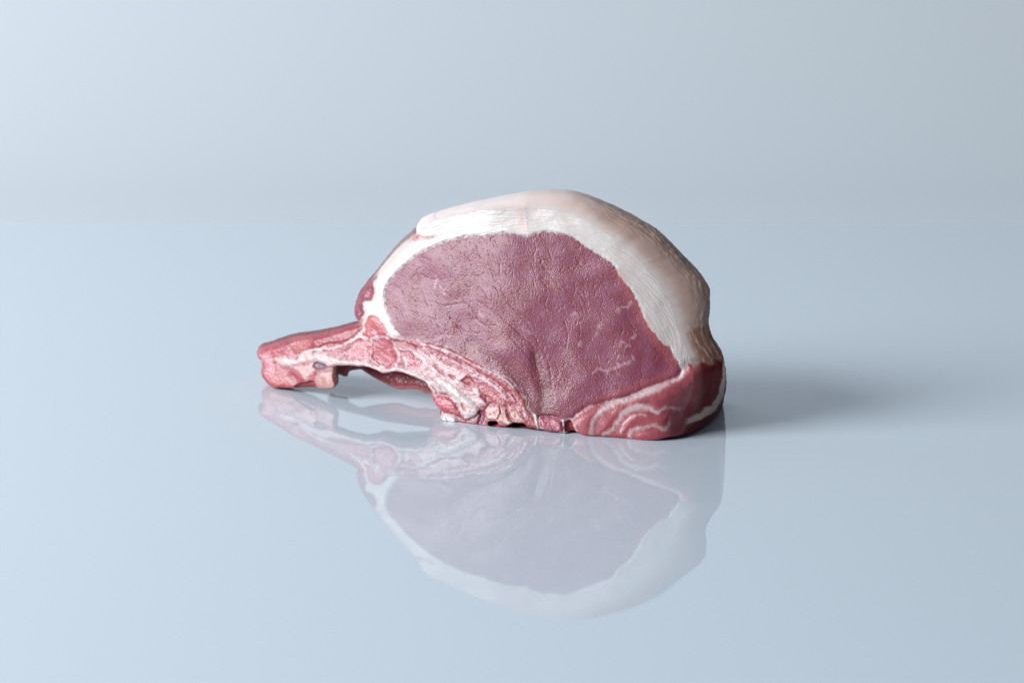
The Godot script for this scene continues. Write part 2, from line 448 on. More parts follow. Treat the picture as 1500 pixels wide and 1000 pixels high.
	lay("side_muscle", [-50.16,48.96, -52.53,44.72, -52.14,42.33, -52.49,40.07, -53.55,38.22, -56.6,37.11, -56.58,34.76, -56.06,33.07, -56.88,31.39, -58.58,29.68, -61.82,28.73, -62.96,34.47, -59.77,41.06, -54.44,47.91], lin(166, 84, 98), {"c2": lin(146, 62, 78), "mot": 0.3, "h": -1.4, "rim": 1.4, "groove": 0.4})

	# ---- rib, spine bone and the red tissue along it
	lay("rib_bone", [-101.15,10.7, -97.24,14.79, -83.78,20.9, -63.98,27.68, -58.58,29.68, -55.64,31.56, -54.04,32.76, -51.36,32.89, -48.95,30.8, -47.07,28.38, -44.15,27.09, -40.45,26.64, -36.78,26.32, -31.82,26.42, -28.71,26.15, -22.27,25.01, -17.92,23.15, -12.84,21.38, -9.7,20.11, -5.51,18.56, -0.75,16.65, 2,13.89, 4.49,10.81, 5.73,7.35, 7.71,4.88, 8.95,3.12, 9.44,-1.75, -12.53,-4.12, -27.8,-3.8, -27.83,3.33, -30.96,8.81, -33.57,12, -40.89,13.3, -48.8,11.63, -55.48,12.79, -66.53,11.84, -66.44,3.04, -84.06,0, -96.72,-1.4, -99.93,5.11],
		lin(192, 104, 106), {"c2": lin(168, 70, 80), "mot": 0.4, "h": 0.25, "rim": 1.2, "soft": 0.5, "jag": 0.6})
	# connective band under the eye with streaks along it
	lay("", [-38.35,25.73,1.5, -30.52,25.17,2.25, -22.78,23.28,3, -15.12,20.39,3.75, -7.52,17.3,4.25, -1.5,13.71,4.5, 1.75,9.28,4, 3.49,5.21,3.5], lin(194, 112, 112), {"closed": false, "soft": 0.8, "c2": lin(178, 86, 92), "mot": 0.5})
	for s in [[-35.73,26.11,0.75, -33.12,25.76,1.25, -30.52,25.65,1, -27.93,24.82,0.62, -24.06,23.61,0.5], [-27.93,25.3,0.38, -24.84,24.71,0.88, -21.5,23.67,0.88, -17.67,22.46,0.5], [-12.58,20.47,0.38, -8.79,19.51,1, -5.01,18.32,1, -2,16.73,1, 0.5,14.82,0.5], [-25.34,22.5,0.25, -19.7,20.55,0.5, -13.59,18.21,0.62, -8.53,15.99,0.5], [-15.11,17.31,0.38, -9.54,15.63,1.25, -5.01,13.36,1.5, -2.5,10.8,0.75], [-11.31,16.59,0.5, -7.02,14.76,1.25, -3.5,11.89,1, -1.5,9.47,0.38], [-1.5,12.53,0.25, 1.5,9.26,0.5, 2.99,5.64,0.38], [-22.77,21.37,0.38, -17.66,19.61,0.75, -12.57,16.91,0.5], [0.5,12.7,0.25, 3.74,8.52,0.38, 4.98,4.87,0.38], [-33.11,24.07,0.38, -27.92,22.42,0.75, -24.05,20.98,0.5]]:
		lay("", s, lin(226, 192, 198), {"closed": false, "soft": 0.3, "jag": 1.0, "h": 0.22, "rim": 0.5, "a": 0.8})
	for s in [[-31.82,24.98,0.38, -25.35,23.21,0.5, -18.68,20.91,0.38], [-12.58,18.81,0.38, -6.01,16.3,0.5, -1.25,12.79,0.5], [-3.75,15.41,0.25, 0.5,11.53,0.5, 2.49,7,0.38], [-20.22,22.4,0.25, -15.12,20.16,0.5, -11.06,18.52,0.25]]:
		lay("", s, lin(168, 72, 80), {"closed": false, "soft": 0.3, "jag": 0.6, "h": -0.25, "rim": 0.4, "a": 0.7})
	# pale cartilage of the spine end
	lay("cartilage", [-41.46,19.01, -38.28,14.89, -35.14,13.68, -32.53,12.16, -30.45,10.08, -29.41,8.57, -26.32,9.24, -22.73,9.22, -20.17,7.65, -15.08,5.46, -11.54,6.39, -9.53,8.07, -10.54,10.77, -13.58,12.75, -16.62,12.85, -18.66,14.49, -21.73,15.3, -24.8,16.11, -27.38,17.7, -31.01,19.57, -33.1,21.67, -35.71,22.25, -38.33,21.88], lin(222, 190, 188), {"c2": lin(206, 150, 152), "mot": 0.35, "h": 0.3, "jag": 0.8, "soft": 0.5})
	for p in [[-33.11,23.59, -30.51,23.01, -26.88,21.11, -22.76,18.27, -18.67,15.92, -20.7,14.71, -24.04,16.44, -27.9,17.64, -31.01,19.57], [-24.05,19.31, -20.72,18.52, -16.63,16.88, -18.92,14.93, -21.73,16.49]]:
		lay("", p, lin(220, 160, 158), {"c2": lin(236, 210, 208), "mot": 1.2, "soft": 0.6, "jag": 1.2, "a": 0.9})
	lay("", [-29.45,19.32, -27.64,18.63, -25.32,16.76, -24.55,15.43, -26.34,15.92, -28.41,17.32], red, {"soft": 0.5, "jag": 0.9, "a": 0.65, "h": -0.3})
	lay("", [-23.27,15.82, -21.73,16.25, -20.71,15.43, -21.73,14.58], red, {"soft": 0.4, "jag": 0.6, "a": 0.8, "h": -0.3})
	lay("", [-19.02,14.45, -17.9,15.77, -16.43,16.67, -14.85,16.15, -14.09,14.82, -15.1,13.27, -16.75,13.54], red, {"c2": deep, "mot": 1.0, "h": -0.5, "jag": 0.6})
	lay("", [-18.66,13.54, -15.1,13.27, -14.59,11.21, -16.62,11.42], lin(222, 150, 150), {"c2": red, "mot": 1.6, "soft": 0.4, "jag": 1.0, "a": 0.8})
	# marrow pockets, sunk into the bone
	lay("marrow", [-52.74,24.16, -49.97,25.54, -47.69,25.47, -45.98,24.89, -44.65,23.75, -44.37,21.34, -43.3,19.34, -43.82,17.69, -45.26,16.03, -46.97,15.29, -50.3,15.84, -52.68,17.35, -53.14,20.93], lin(190, 74, 84), {"c2": lin(214, 130, 138), "mot": 1.1, "mix": 0.05, "h": -0.4, "rim": 1.4, "jag": 0.9})
	lay("marrow", [-67.68,17.68, -63.35,19.43, -61.21,21.46, -59.6,23.04, -56.92,23.92, -54.23,23.94, -53.67,20.86, -54.18,17.37, -58.73,16.32, -62.78,16.57, -65.77,16.98], lin(192, 82, 92), {"c2": lin(226, 160, 160), "mot": 1.1, "h": -0.3, "rim": 1.2, "jag": 0.8})
	lay("marrow", [-45.99,25.37, -42.56,26.22, -39.3,26.57, -37.56,25.97, -36.25,25.07, -35.33,24, -36.24,23.02, -39.28,22.95, -42.01,23.4, -44.13,24.18], lin(184, 78, 86), {"c2": lin(160, 58, 70), "mot": 0.6, "h": -0.3, "rim": 1.2, "jag": 0.5})
	lay("marrow", [-42,21.68, -40.17,22.58, -38.33,22.53, -36.23,21.29, -36.61,19.72, -38.05,19.02, -39.36,19.55, -40.41,20.37], lin(192, 84, 92), {"c2": lin(212, 128, 132), "mot": 1.0, "h": -0.25, "rim": 1.0, "jag": 0.7})
	lay("marrow", [-38.93,18.65, -37.53,19.94, -35.7,20.45, -34.13,20.08, -33.48,18.97, -34.38,17.28, -36.59,15.87, -38.29,15.86, -39.08,16.94], lin(206, 108, 112), {"c2": lin(226, 160, 160), "mot": 1.0, "h": -0.2, "rim": 1.0, "jag": 0.6})
	lay("marrow", [-35.2,24.25, -32.59,23.67, -30.51,22.29, -30.5,21.09, -32.58,21.51, -34.54,22.42], lin(204, 112, 116), {"c2": lin(230, 184, 184), "mot": 1.6, "h": -0.2, "jag": 0.8, "soft": 0.6})
	for s in [[-53.44,25.03,0.5, -53.15,22.64,0.75, -53.13,20.2,0.75, -53.64,17.21,0.5], [-44.39,24.15,0.5, -43.85,22.29,1, -42.52,20.78,1, -42.51,18.61,1, -44.08,16.69,0.75], [-35.2,23.53,0.5, -35.71,22.01,0.75, -35.18,20.65,0.5], [-42.01,22.55,0.5, -39.38,22.69,0.75, -36.76,22.83,0.5], [-39.89,20.2,0.75, -39.09,18.87,0.5], [-52.57,16.88,0.75, -49.89,15.58,0.75, -46.71,14.85,0.75], [-62.24,16.16,0.5, -58.46,16,0.75, -54.17,16.64,0.5], [-47.33,27.37,1, -44.14,26.36,1, -40.98,26.33,0.75], [-52.9,24.87,0.5, -49.97,25.78,0.5, -46.79,25.75,0.5]]:
		lay("", s, lin(226, 190, 188), {"closed": false, "soft": 0.5, "jag": 0.7, "h": 0.2, "a": 0.75})
	# spongy red at the spine end
	lay("", [-12.9,14.5, -10.55,14.56, -8.27,13.66, -6.01,11.82, -4.25,10.16, -2.75,8.66, -4,7.84, -6.51,8.46, -8.52,9.38, -11.04,9.76, -12.06,11.53], lin(196, 88, 94), {"c2": lin(226, 168, 168), "mot": 1.3, "mix": 0.15, "soft": 0.5, "jag": 1.1, "h": -0.2})
	lay("", [-11.8,10.38, -9.53,10.66, -7.01,9.57, -5,7.94, -7.01,7.92, -9.53,8.07], deep, {"c2": lin(208, 120, 124), "mot": 1.3, "soft": 0.5, "jag": 1.0, "a": 0.8, "h": -0.4})
	lay("side_lump", [-29.92,8.01, -27.86,8.69, -24.01,8.58, -20.94,7.55, -19.65,5.1, -17.87,2.97, -20.66,2.48, -23.99,2.88, -26.55,3.14, -29.39,4.99], lin(206, 100, 108), {"c2": lin(226, 156, 156), "mot": 0.8, "mix": 0.15, "h": 0.6, "rim": 2.0, "groove": 0.4})
	lay("spine_muscle", [-25.26,2.71, -20.67,2.72, -16.59,1.71, -13.31,3.8, -12.04,5.38, -10.28,4.67, -9.52,2.17, -8.51,0.66, -5.75,0.79, -2,0.98, 2.49,1.84, 6.47,1.26, 9.44,-0.35, -7.5,-3.44, -20.64,-3.79, -23.97,-0.44], lin(150, 74, 90), {"c2": lin(178, 88, 96), "mot": 0.7, "h": -0.7, "rim": 0.8})
	lay("", [-12.04,4.67,1.25, -11.03,3.15,1.75, -12.04,0.66,1.5], lin(122, 66, 88), {"closed": false, "soft": 0.5, "jag": 0.8, "h": -0.8, "a": 0.8, "c2": lin(176, 120, 140), "mot": 1.0, "mix": 0.2})
	lay("cartilage_loop", [-28.91,13.66, -26.34,14.73, -24.03,14.54, -21.72,13.16, -19.42,11.54, -17.12,9.94, -15.09,8.54, -13.06,7.14, -12.17,5.36, -12.8,3.63, -14.06,2.28, -15.71,1.71, -17.61,2.29, -19.14,3.75, -20.16,5.51, -21.45,7.25, -23.75,9.33, -26.07,10.7, -27.87,11.67], lin(228, 210, 206), {"c2": lin(216, 182, 178), "mot": 0.4, "h": 0.7, "rim": 1.8, "groove": 0.12, "jag": 0.9, "soft": 0.6})
	lay("", [-19.02,6.85, -18.13,7.08, -17.24,5.89, -16.98,4.27, -17.87,4.27, -18.76,5.46], lin(214, 150, 128), {"h": -1.0, "rim": 0.9, "jag": 0.3, "soft": 0.5})
	lay("knuckle", [-9.67,3.57, -9.65,5.22, -9.02,6.48, -7.11,8.14, -4.88,7.96, -3.5,7.42, -2,6.92, -1.25,4.56, -0.5,3.45, 0.75,2.51, -1,0.95, -3.24,1.33, -5.5,2, -7.51,2.2, -8.89,2.26], lin(230, 190, 184), {"c2": lin(212, 140, 138), "mot": 0.7, "h": 0.9, "rim": 1.2, "groove": 0.5})
	lay("", [-4.5,7.07,0.3, -4.25,5.22,0.38, -5.25,3.44,0.3], lin(196, 100, 100), {"closed": false, "h": -0.8, "rim": 0.5, "jag": 0.6})
	lay("", [-1.5,6.65, 0.5,7.77, 2.99,5.64, 4.48,3.42, 2.49,2.31, 0.5,2.84], lin(196, 130, 122), {"c2": lin(220, 176, 164), "mot": 0.7, "soft": 0.6, "h": 0.3})
	# hollows where the spine end lifts off the table
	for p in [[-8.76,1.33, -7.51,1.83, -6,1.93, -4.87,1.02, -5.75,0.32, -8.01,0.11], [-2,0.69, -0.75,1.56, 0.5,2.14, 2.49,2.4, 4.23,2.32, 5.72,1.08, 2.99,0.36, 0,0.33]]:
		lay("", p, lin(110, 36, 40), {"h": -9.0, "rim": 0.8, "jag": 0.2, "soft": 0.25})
	lay("", [8.45,5.41,0.75, 8.95,3.82,1.25, 9.44,1.99,0.75, 9.44,1.06,0.75], lin(232, 206, 196), {"closed": false, "jag": 0.5, "h": 0.4})
	lay("sinew", [9.94,4.84, 12.42,5.41, 16.12,5.5, 17.84,4.37, 18.57,2.33, 18.32,0.45, 15.37,0.07, 11.91,0.23, 10.43,1.14], lin(176, 86, 96), {"c2": lin(206, 140, 150), "mot": 0.9, "h": 0.5, "rim": 1.2, "groove": 0.5})
	lay("", [13.9,4.72,0.25, 15.87,3.96,0.5, 17.34,2.22,0.38], lin(206, 150, 146), {"closed": false, "jag": 0.5, "h": 0.3})
	lay("", [18.82,4.22, 19.81,5, 21.53,4.9, 22.51,2.64, 23.48,0.85, 21.27,0.69, 19.3,0.65], lin(138, 52, 54), {"h": -1.8, "rim": 1.0, "jag": 0.3})
	lay("", [18.82,2.82,0.25, 19.07,4.24,0.38, 20.3,5.16,0.38, 21.78,5.38,0.5], lin(226, 178, 176), {"closed": false, "h": 0.3, "jag": 0.4})
	lay("", [17.58,0.24,0.5, 18.32,0.12,0.75, 20.04,0.41,0.5], lin(238, 218, 190), {"closed": false, "jag": 0.2, "h": 0.6})
	lay("fat_scrap", [-25.52,2.09, -23.73,2.44, -21.68,2.23, -20.66,1.42, -20.65,-1.43, -27.29,-2.31, -26.28,0.2], lin(238, 218, 216), {"h": 1.2, "rim": 1.2, "jag": 0.3})

	# ---- the rib
	lay("rib_muscle", [-76.52,20.83, -73.22,22.36, -69.93,23.63, -63.15,26.82, -59.11,28.25, -57.55,28.23, -57.75,26.86, -59.08,24.95, -60.69,23.49, -63.38,22.12, -65.81,21.15, -70.44,20.23, -72.63,19.13, -74.83,18.02, -76.77,18.32], lin(184, 74, 80), {"c2": lin(164, 60, 68), "mot": 0.4, "h": 0.35, "rim": 1.0})
	lay("", [-72.1,21.31,0.25, -69.37,22.73,0.75, -66.66,24.1,1, -63.95,25.23,0.75, -62.33,25.95,0.25], lin(206, 130, 150), {"closed": false, "jag": 0.8, "a": 0.6})
	lay("", [-74.84,19.38,0.5, -73.19,19.9,0.75, -71.53,19.68,0.25], lin(200, 92, 84), {"closed": false, "jag": 0.6, "a": 0.7})
	lay("", [-54.17,32.26, -55.36,30.13, -55.61,28.14, -55.86,26.15, -54.24,24.92, -51.57,25.79, -48.92,26.66, -47.33,27.86, -48.68,30.1, -50.02,31.86, -52.17,32.78], salmon, {"c2": lin(202, 96, 102), "mot": 0.3, "soft": 0.9, "h": 0.3, "rim": 1.2})
	lay("", [-52.12,27.18,1, -51.31,26.07,1.25, -51.57,24.82,0.75], lin(230, 200, 210), {"closed": false, "soft": 0.7, "jag": 0.8, "a": 0.7})
	lay("", [-55.38,32.09,1, -56.16,29.53,1, -56.68,27.01,1.25, -58.54,24.54,1.25, -60.95,22.72,1, -63.64,21.1,0.75], lin(232, 196, 190), {"closed": false, "soft": 0.6, "jag": 0.7, "h": 0.3})
	lay("", [-55.04,24.31,1.25, -56.92,24.53,1, -54.22,22.72,0.5], lin(232, 200, 196), {"closed": false, "soft": 0.5, "jag": 0.6})
	lay("", [-77.31,16.75,0.5, -73.17,18.17,1, -68.78,18.63,0.75, -64.99,20.17,0.75], lin(226, 178, 174), {"closed": false, "jag": 1.0, "a": 0.8, "h": 0.2})
	lay("", [-82.57,14.14,0.75, -79.52,15.39,1.5, -76.75,16.84,1, -73.16,17.43,0.75], lin(230, 196, 192), {"closed": false, "jag": 0.8, "h": 0.3})
	lay("", [-84.88,18.97, -81.53,20.02, -77.36,20.7, -78.16,17.84, -81.47,15.31, -84.26,14.35, -85.97,16.55], lin(206, 128, 122), {"c2": lin(190, 90, 92), "mot": 0.8, "soft": 0.7, "jag": 1.0})
	lay("bone_end", [-101.15,10.7, -98.36,13.87, -93.86,15.53, -89.36,16.74, -85.98,17.3, -84.25,14.1, -80.33,13.27, -78.09,12.41, -73.66,12.91, -69.25,11.92, -66.53,11.6, -66.16,2.6, -84.06,-0.49, -98.11,-2.37, -100.5,5.02], lin(204, 112, 114), {"c2": lin(188, 92, 96), "mot": 0.35, "h": 0.3, "rim": 1.5, "jag": 0.6})
	lay("", [-95.81,13.74, -92.74,15.44, -87.66,16.77, -87.08,15.37, -89.31,13.51, -93.25,12.36, -95.51,12.53], lin(184, 74, 92), {"c2": lin(200, 100, 110), "mot": 0.6, "jag": 0.8, "soft": 0.5})
	lay("", [-98.6,11.07, -97.21,12.28, -93.8,11.28, -92.05,7.56, -93.7,4.3, -95.98,5.71, -96.59,8.87], lin(214, 136, 142), {"c2": lin(226, 176, 176), "mot": 0.6, "jag": 0.9, "soft": 0.7, "a": 0.7})
	lay("", [-91.26,11.19, -89.53,9.23, -87.55,8.33, -85.27,6.73, -86.37,4.55, -89.2,5.56, -90.92,7.75], lin(228, 168, 164), {"jag": 0.9, "soft": 0.8, "a": 0.6})
	lay("", [-93.71,5.3, -90.9,6.26, -88.06,5, -84.11,3.46, -81.31,2.96, -86.88,0.99, -92.52,0.5, -94.24,2.72], lin(186, 82, 86), {"c2": lin(206, 120, 112), "mot": 0.4, "jag": 0.7, "soft": 0.8, "a": 0.8})
	lay("", [-85.57,7.42, -83.04,6.86, -80.78,5.27, -79.37,3.79, -82.42,2.76, -85.23,3.76, -86.94,5.45], lin(172, 78, 88), {"jag": 0.7, "soft": 0.8, "a": 0.7, "h": -0.3})
	lay("", [-84.75,9.55, -82.52,10.17, -79.19,11.24, -76.53,12.43, -75.3,11.4, -75.83,9.34, -78.02,6.99, -79.12,5.81, -81.08,7.2, -83.06,8.6], lin(220, 176, 170), {"jag": 0.5, "soft": 0.5, "h": 0.4})
	lay("", [-83.54,2.81, -81.32,4.19, -78.91,5.1, -76.9,5.95, -75.4,5.47, -75.75,2.95, -79.62,1.77, -83.53,1.58], lin(140, 34, 40), {"jag": 0.4, "soft": 0.4, "h": -1.2})
	lay("bone_knob", [-74.99,8.25, -74.05,10.38, -71.44,11.2, -68.16,11.84, -67.06,10.54, -67.31,8.54, -66.47,6.46, -67.53,4.09, -72.99,2.94, -74.66,4.12, -75.78,5.4], lin(206, 160, 150), {"c2": lin(194, 140, 132), "mot": 0.4, "h": 0.9, "rim": 1.5, "jag": 0.4, "groove": 0.3})
	lay("", [-76.41,11.71, -75.32,12.88, -73.11,13, -71.18,12.59, -71.44,11.32, -74.18,10.36, -76.13,10.77], lin(120, 92, 106), {"jag": 0.4, "soft": 0.7, "h": -0.9, "rim": 1.0})
	# pale membrane along the underside of the rib
	lay("membrane", [-92.11,11.04, -89.86,12.42, -87.61,13.17, -83.25,12.66, -81.18,14.86, -78.68,15.53, -76.19,16.19, -72.71,16.89, -70.95,16.82, -69.3,16.34, -64.13,15.88, -59,16.04, -55.51,16.08, -53.63,15.75, -52.02,15.26, -48.56,14.94, -45.26,15.55, -43.29,16.81, -40.91,16.19, -38.55,15.58, -34.63,14.96, -32.02,13.19, -27.86,10, -28.89,7.93, -32.52,10.72, -37.22,11.93, -40.89,12.82, -44.05,13.07, -48.27,11.71, -51.47,12.43, -54.68,13.16, -58.97,12.99, -64.91,12.33, -69.8,12.33, -72.01,13.07, -76.15,12.86, -79.75,11.76, -83.63,9.86, -87.56,9.19, -90.67,9.79], lin(228, 198, 194), {"c2": lin(216, 170, 168), "mot": 0.25, "h": 0.8, "rim": 1.2, "jag": 0.5})

	relief()
	face_meshes()
	side_meshes(outline[0], swell)
	flap()


func relief() -> void:
	var eye := part("eye_muscle")
	var fat := part("fat_cap")
	var tail := part("tail_muscle")
	for j in NY:
		var y := Y0 + j * STEP
		for i in NX:
			var at := j * NX + i
			if edge[at] > 1.0:
				continue
			var x := X0 + i * STEP
			var id := owner_of[at]
			var h := n_soft.get_noise_2d(x * 0.28, y * 0.28) * 1.2
			if id == eye:
				var c := n_cell.get_noise_2d(x, y) + 1.0       # 0 at the seams between fibre bundles
				var c2 := n_cell2.get_noise_2d(x * 1.2 + y * 0.5, y * 0.9 - x * 0.3) + 1.0
				var r := n_ridge.get_noise_2d(x * 1.3 + y * 0.7, y * 0.8 - x * 0.5)
				var rough := 0.75 + 0.5 * n_soft.get_noise_2d(x * 1.7 + 90.0, y * 1.7)
				h += (minf(c, 0.6) * 0.14 + n_fine.get_noise_2d(x * 1.8, y * 1.8) * 0.10) * rough + minf(c2, 0.2) * 0.10
				h -= 0.10 * smoothstep(0.65, 0.95, r)
				var tone := 1.0 + 0.10 * n_soft.get_noise_2d(x * 2.0, y * 2.0 + 50.0) + 0.08 * n_fine.get_noise_2d(x * 0.8 + 20.0, y * 0.8)
				var seam := (1.0 - smoothstep(0.0, 0.16, c)) * 0.14 + smoothstep(0.65, 0.95, r) * 0.12
				cr[at] *= tone * (1.0 - seam * 0.6)
				cg[at] *= tone * (1.0 - seam)
				cb[at] *= tone * (1.0 - seam)
			elif id == fat:
				# fibres that follow the curve of the fat
				var fx := (x - 8.0) / 1.35
				var fy := y - 26.0
				var turn := atan2(fy, fx) * 46.0
				var out := sqrt(fx * fx + fy * fy)
				var strand := n_fine.get_noise_2d(turn * 0.14 + 0.5 * n_soft.get_noise_2d(x * 2.0, y * 2.0), out * 1.3) + 0.6 * n_jag.get_noise_2d(turn * 0.35 + 40.0, out * 2.6)
				var blotch := n_soft.get_noise_2d(turn * 1.2, out * 2.2 + 80.0)
				h += strand * 0.075 + n_jag.get_noise_2d(x * 0.3, y * 0.6) * 0.07
				var warm := clampf(0.4 - 0.3 * strand + 1.1 * blotch, 0.0, 1.0) * 0.6 + 0.4 * smoothstep(-3.0, -0.4, edge[at])
				cg[at] *= 1.0 - 0.085 * warm
				cb[at] *= 1.0 - 0.095 * warm
				cr[at] *= 1.0 - 0.03 * warm
			elif id == tail:
				h += n_jag.get_noise_2d(x * 0.5, y * 0.5) * 0.06 + n_fine.get_noise_2d(x, y) * 0.03
				var tone := 1.0 + 0.12 * n_jag.get_noise_2d(x * 0.5 + 40.0, y * 0.5)
				cr[at] *= tone
				cg[at] *= tone
				cb[at] *= tone
			else:
				h += n_jag.get_noise_2d(x * 0.5, y * 0.5) * 0.14 + n_fine.get_noise_2d(x * 0.8, y * 0.8) * 0.05
				var tone := 1.0 + 0.10 * n_fine.get_noise_2d(x * 0.7 + 70.0, y * 0.7)
				var rich := smoothstep(0.35, 0.8, 1.0 - cg[at] / maxf(cr[at], 0.01))   # blood-rich tissue is deeper than what surrounds it
				tone *= 1.0 - 0.30 * rich
				cr[at] *= 0.90 - 0.14 * rich
				cg[at] *= 0.88 - 0.10 * rich
				cb[at] *= 0.90 + 0.03 * rich
				cg[at] *= tone
				cb[at] *= tone
			height[at] += h


func tissue(called: String, rough: float, scatter: float, grain: float, wet: float, fine: NoiseTexture2D) -> StandardMaterial3D:
	var m := StandardMaterial3D.new()
	m.resource_name = called
	m.vertex_color_use_as_albedo = true
	m.roughness = rough
	m.metallic_specular = 0.5 if wet > 0.0 else 0.3
	m.subsurf_scatter_enabled = scatter > 0.0
	m.subsurf_scatter_strength = scatter
	m.uv1_triplanar = true
	m.uv1_scale = Vector3.ONE * 45.0
	m.heightmap_enabled = grain > 0.0
	m.heightmap_scale = grain
	m.heightmap_texture = fine
	m.clearcoat_enabled = wet > 0.0
	m.clearcoat = wet
	m.clearcoat_roughness = 0.14 if called == "wet_meat" else 0.2
	return m


var wet_meat: StandardMaterial3D
var wet_fat: StandardMaterial3D
var wet_bone: StandardMaterial3D
var skin: StandardMaterial3D
var side_meat: StandardMaterial3D

func make_tissues() -> void:
	var n := FastNoiseLite.new()
	n.seed = 71
	n.noise_type = FastNoiseLite.TYPE_SIMPLEX_SMOOTH
	n.frequency = 0.035
	n.fractal_octaves = 3
	var t := NoiseTexture2D.new()
	t.width = 1024
	t.height = 1024
	t.seamless = true
	t.noise = n
	wet_meat = tissue("wet_meat", 0.52, 0.12, 0.006, 0.34, t)
	wet_fat = tissue("wet_fat", 0.45, 0.25, 0.003, 0.3, t)
	wet_bone = tissue("wet_bone", 0.48, 0.3, 0.003, 0.32, t)
	skin = tissue("skin", 0.55, 0.15, 0.004, 0.0, t)
	side_meat = tissue("side_meat", 0.6, 0.05, 0.004, 0.0, t)


func depth_at(at: int, x: float, y: float, rim: float) -> float:
	var z := surface(x, y) + height[at]
	var inside := clampf(-edge[at], 0.0, rim)
	var t := 1.0 - inside / rim
	return z - rim * (1.0 - sqrt(maxf(0.0, 1.0 - t * t)))


var rims := PackedFloat32Array()

func face_meshes() -> void:
	make_tissues()
	# how round the edge of the cut is: crisp along the fat, rounder elsewhere
	rims.resize(NX * NY)
	rims.fill(1.5)
	var crisp := distances(curve([-35.68,63.7, -33.87,68.06, -20.38,72.86, -2.52,76.18, 16.05,76.85, 28.7,73.03, 41.73,64.92, 50.76,57.3, 57.08,48.76, 59.44,38.54, 63.76,29.3, 65.43,21.06, 62.67,9.97, 61.13,4.7], false, 1.0), false, 7.0)
	for j in crisp.h:
		for i in crisp.w:
			var d: float = crisp.d[j * crisp.w + i]
			rims[(j + crisp.j) * NX + i + crisp.i] = lerpf(0.02, 1.5, smoothstep(3.5, 6.5, d))
	var zs := PackedFloat32Array()
	zs.resize(NX * NY)
	for j in NY:
		for i in NX:
			var at := j * NX + i
			if edge[at] < 1.2:
				zs[at] = depth_at(at, X0 + i * STEP, Y0 + j * STEP, rims[at])
	var place := PackedVector3Array()
	var normal := PackedVector3Array()
	var ok := PackedByteArray()
	place.resize(NX * NY)
	normal.resize(NX * NY)
	ok.resize(NX * NY)
	for j in range(1, NY - 1):
		for i in range(1, NX - 1):
			var at := j * NX + i
			var e := edge[at]
			if e > STEP * 1.45:
				continue
			ok[at] = 1
			var x := X0 + i * STEP
			var y := Y0 + j * STEP
			var gx := (zs[at + 1] - zs[at - 1]) / (2 * STEP)
			var gy := (zs[at + NX] - zs[at - NX]) / (2 * STEP)
			normal[at] = Vector3(-gx, -gy, 1).normalized()
			if e > 0.0:
				var g := Vector2(edge[at + 1] - edge[at - 1], edge[at + NX] - edge[at - NX]).normalized()
				x -= g.x * e
				y -= g.y * e
			place[at] = Vector3(x, maxf(y, 0.12), zs[at]) * 0.001
	var cells := []
	for k in part_names.size():
		cells.append(PackedInt32Array())
	for j in range(1, NY - 2):
		for i in range(1, NX - 2):
			var at := j * NX + i
			if ok[at] and ok[at + 1] and ok[at + NX] and ok[at + NX + 1] and (edge[at] < 0.0 or edge[at + 1] < 0.0 or edge[at + NX] < 0.0 or edge[at + NX + 1] < 0.0):
				cells[owner_of[at]].append(at)
	var fats := ["fat_cap", "fat_seam", "fat_scrap", "membrane"]
	var meats := ["eye_muscle", "tail_muscle", "side_muscle", "rib_muscle", "spine_muscle", "sinew"]
	var under := {"fat_seam": "tail_muscle", "marrow": "rib_bone", "membrane": "rib_bone", "bone_end": "rib_bone", "bone_knob": "rib_bone", "cartilage_loop": "cartilage"}
	var made := {}
	for k in part_names.size():
		if cells[k].is_empty():
			continue
		var called := part_names[k]
		for island in islands(cells[k]) if called in ["marrow", "fat_seam"] else [cells[k]]:
			if island.size() < 12 and called in ["marrow", "fat_seam"]:
				continue
			var map := PackedInt32Array()
			map.resize(NX * NY)
			map.fill(-1)
			var v := PackedVector3Array()
			var nn := PackedVector3Array()
			var cc := PackedColorArray()
			var ix := PackedInt32Array()
			for at in island:
				var q := [at, at + 1, at + NX, at + NX + 1]
				for p in q:
					if map[p] < 0:
						map[p] = v.size()
						v.append(place[p])
						nn.append(normal[p])
						cc.append(Color(cr[p], cg[p], cb[p]))
				for p in [0, 2, 1, 1, 2, 3]:
					ix.append(map[q[p]])
			var m: StandardMaterial3D = wet_fat if called in fats else wet_meat if called in meats else wet_bone
			var o := commit(called, v, nn, cc, ix, m, made.get(under.get(called, ""), chop))
			if not made.has(called):
				made[called] = o


func islands(cells: PackedInt32Array) -> Array:
	var left := {}
	for c in cells:
		left[c] = true
	var out := []
	for c in cells:
		if not left.has(c):
			continue
		var stack := [c]
		left.erase(c)
		var one := PackedInt32Array()
		while stack:
			var at: int = stack.pop_back()
			one.append(at)
			for d in [-1, 1, -NX, NX, NX + 1, NX - 1, -NX - 1, -NX + 1]:
				if left.has(at + d):
					left.erase(at + d)
					stack.append(at + d)
		out.append(one)
	return out


func commit(called: String, v: PackedVector3Array, n: PackedVector3Array, c: PackedColorArray, ix: PackedInt32Array, m: Material, parent: Node3D) -> MeshInstance3D:
	var a := []
	a.resize(Mesh.ARRAY_MAX)
	a[Mesh.ARRAY_VERTEX] = v
	a[Mesh.ARRAY_NORMAL] = n
	a[Mesh.ARRAY_COLOR] = c
	a[Mesh.ARRAY_INDEX] = ix
	var mesh := ArrayMesh.new()
	mesh.add_surface_from_arrays(Mesh.PRIMITIVE_TRIANGLES, a)
	var o := MeshInstance3D.new()
	o.name = called
	o.mesh = mesh
	o.material_override = m
	parent.add_child(o, true)
	return o


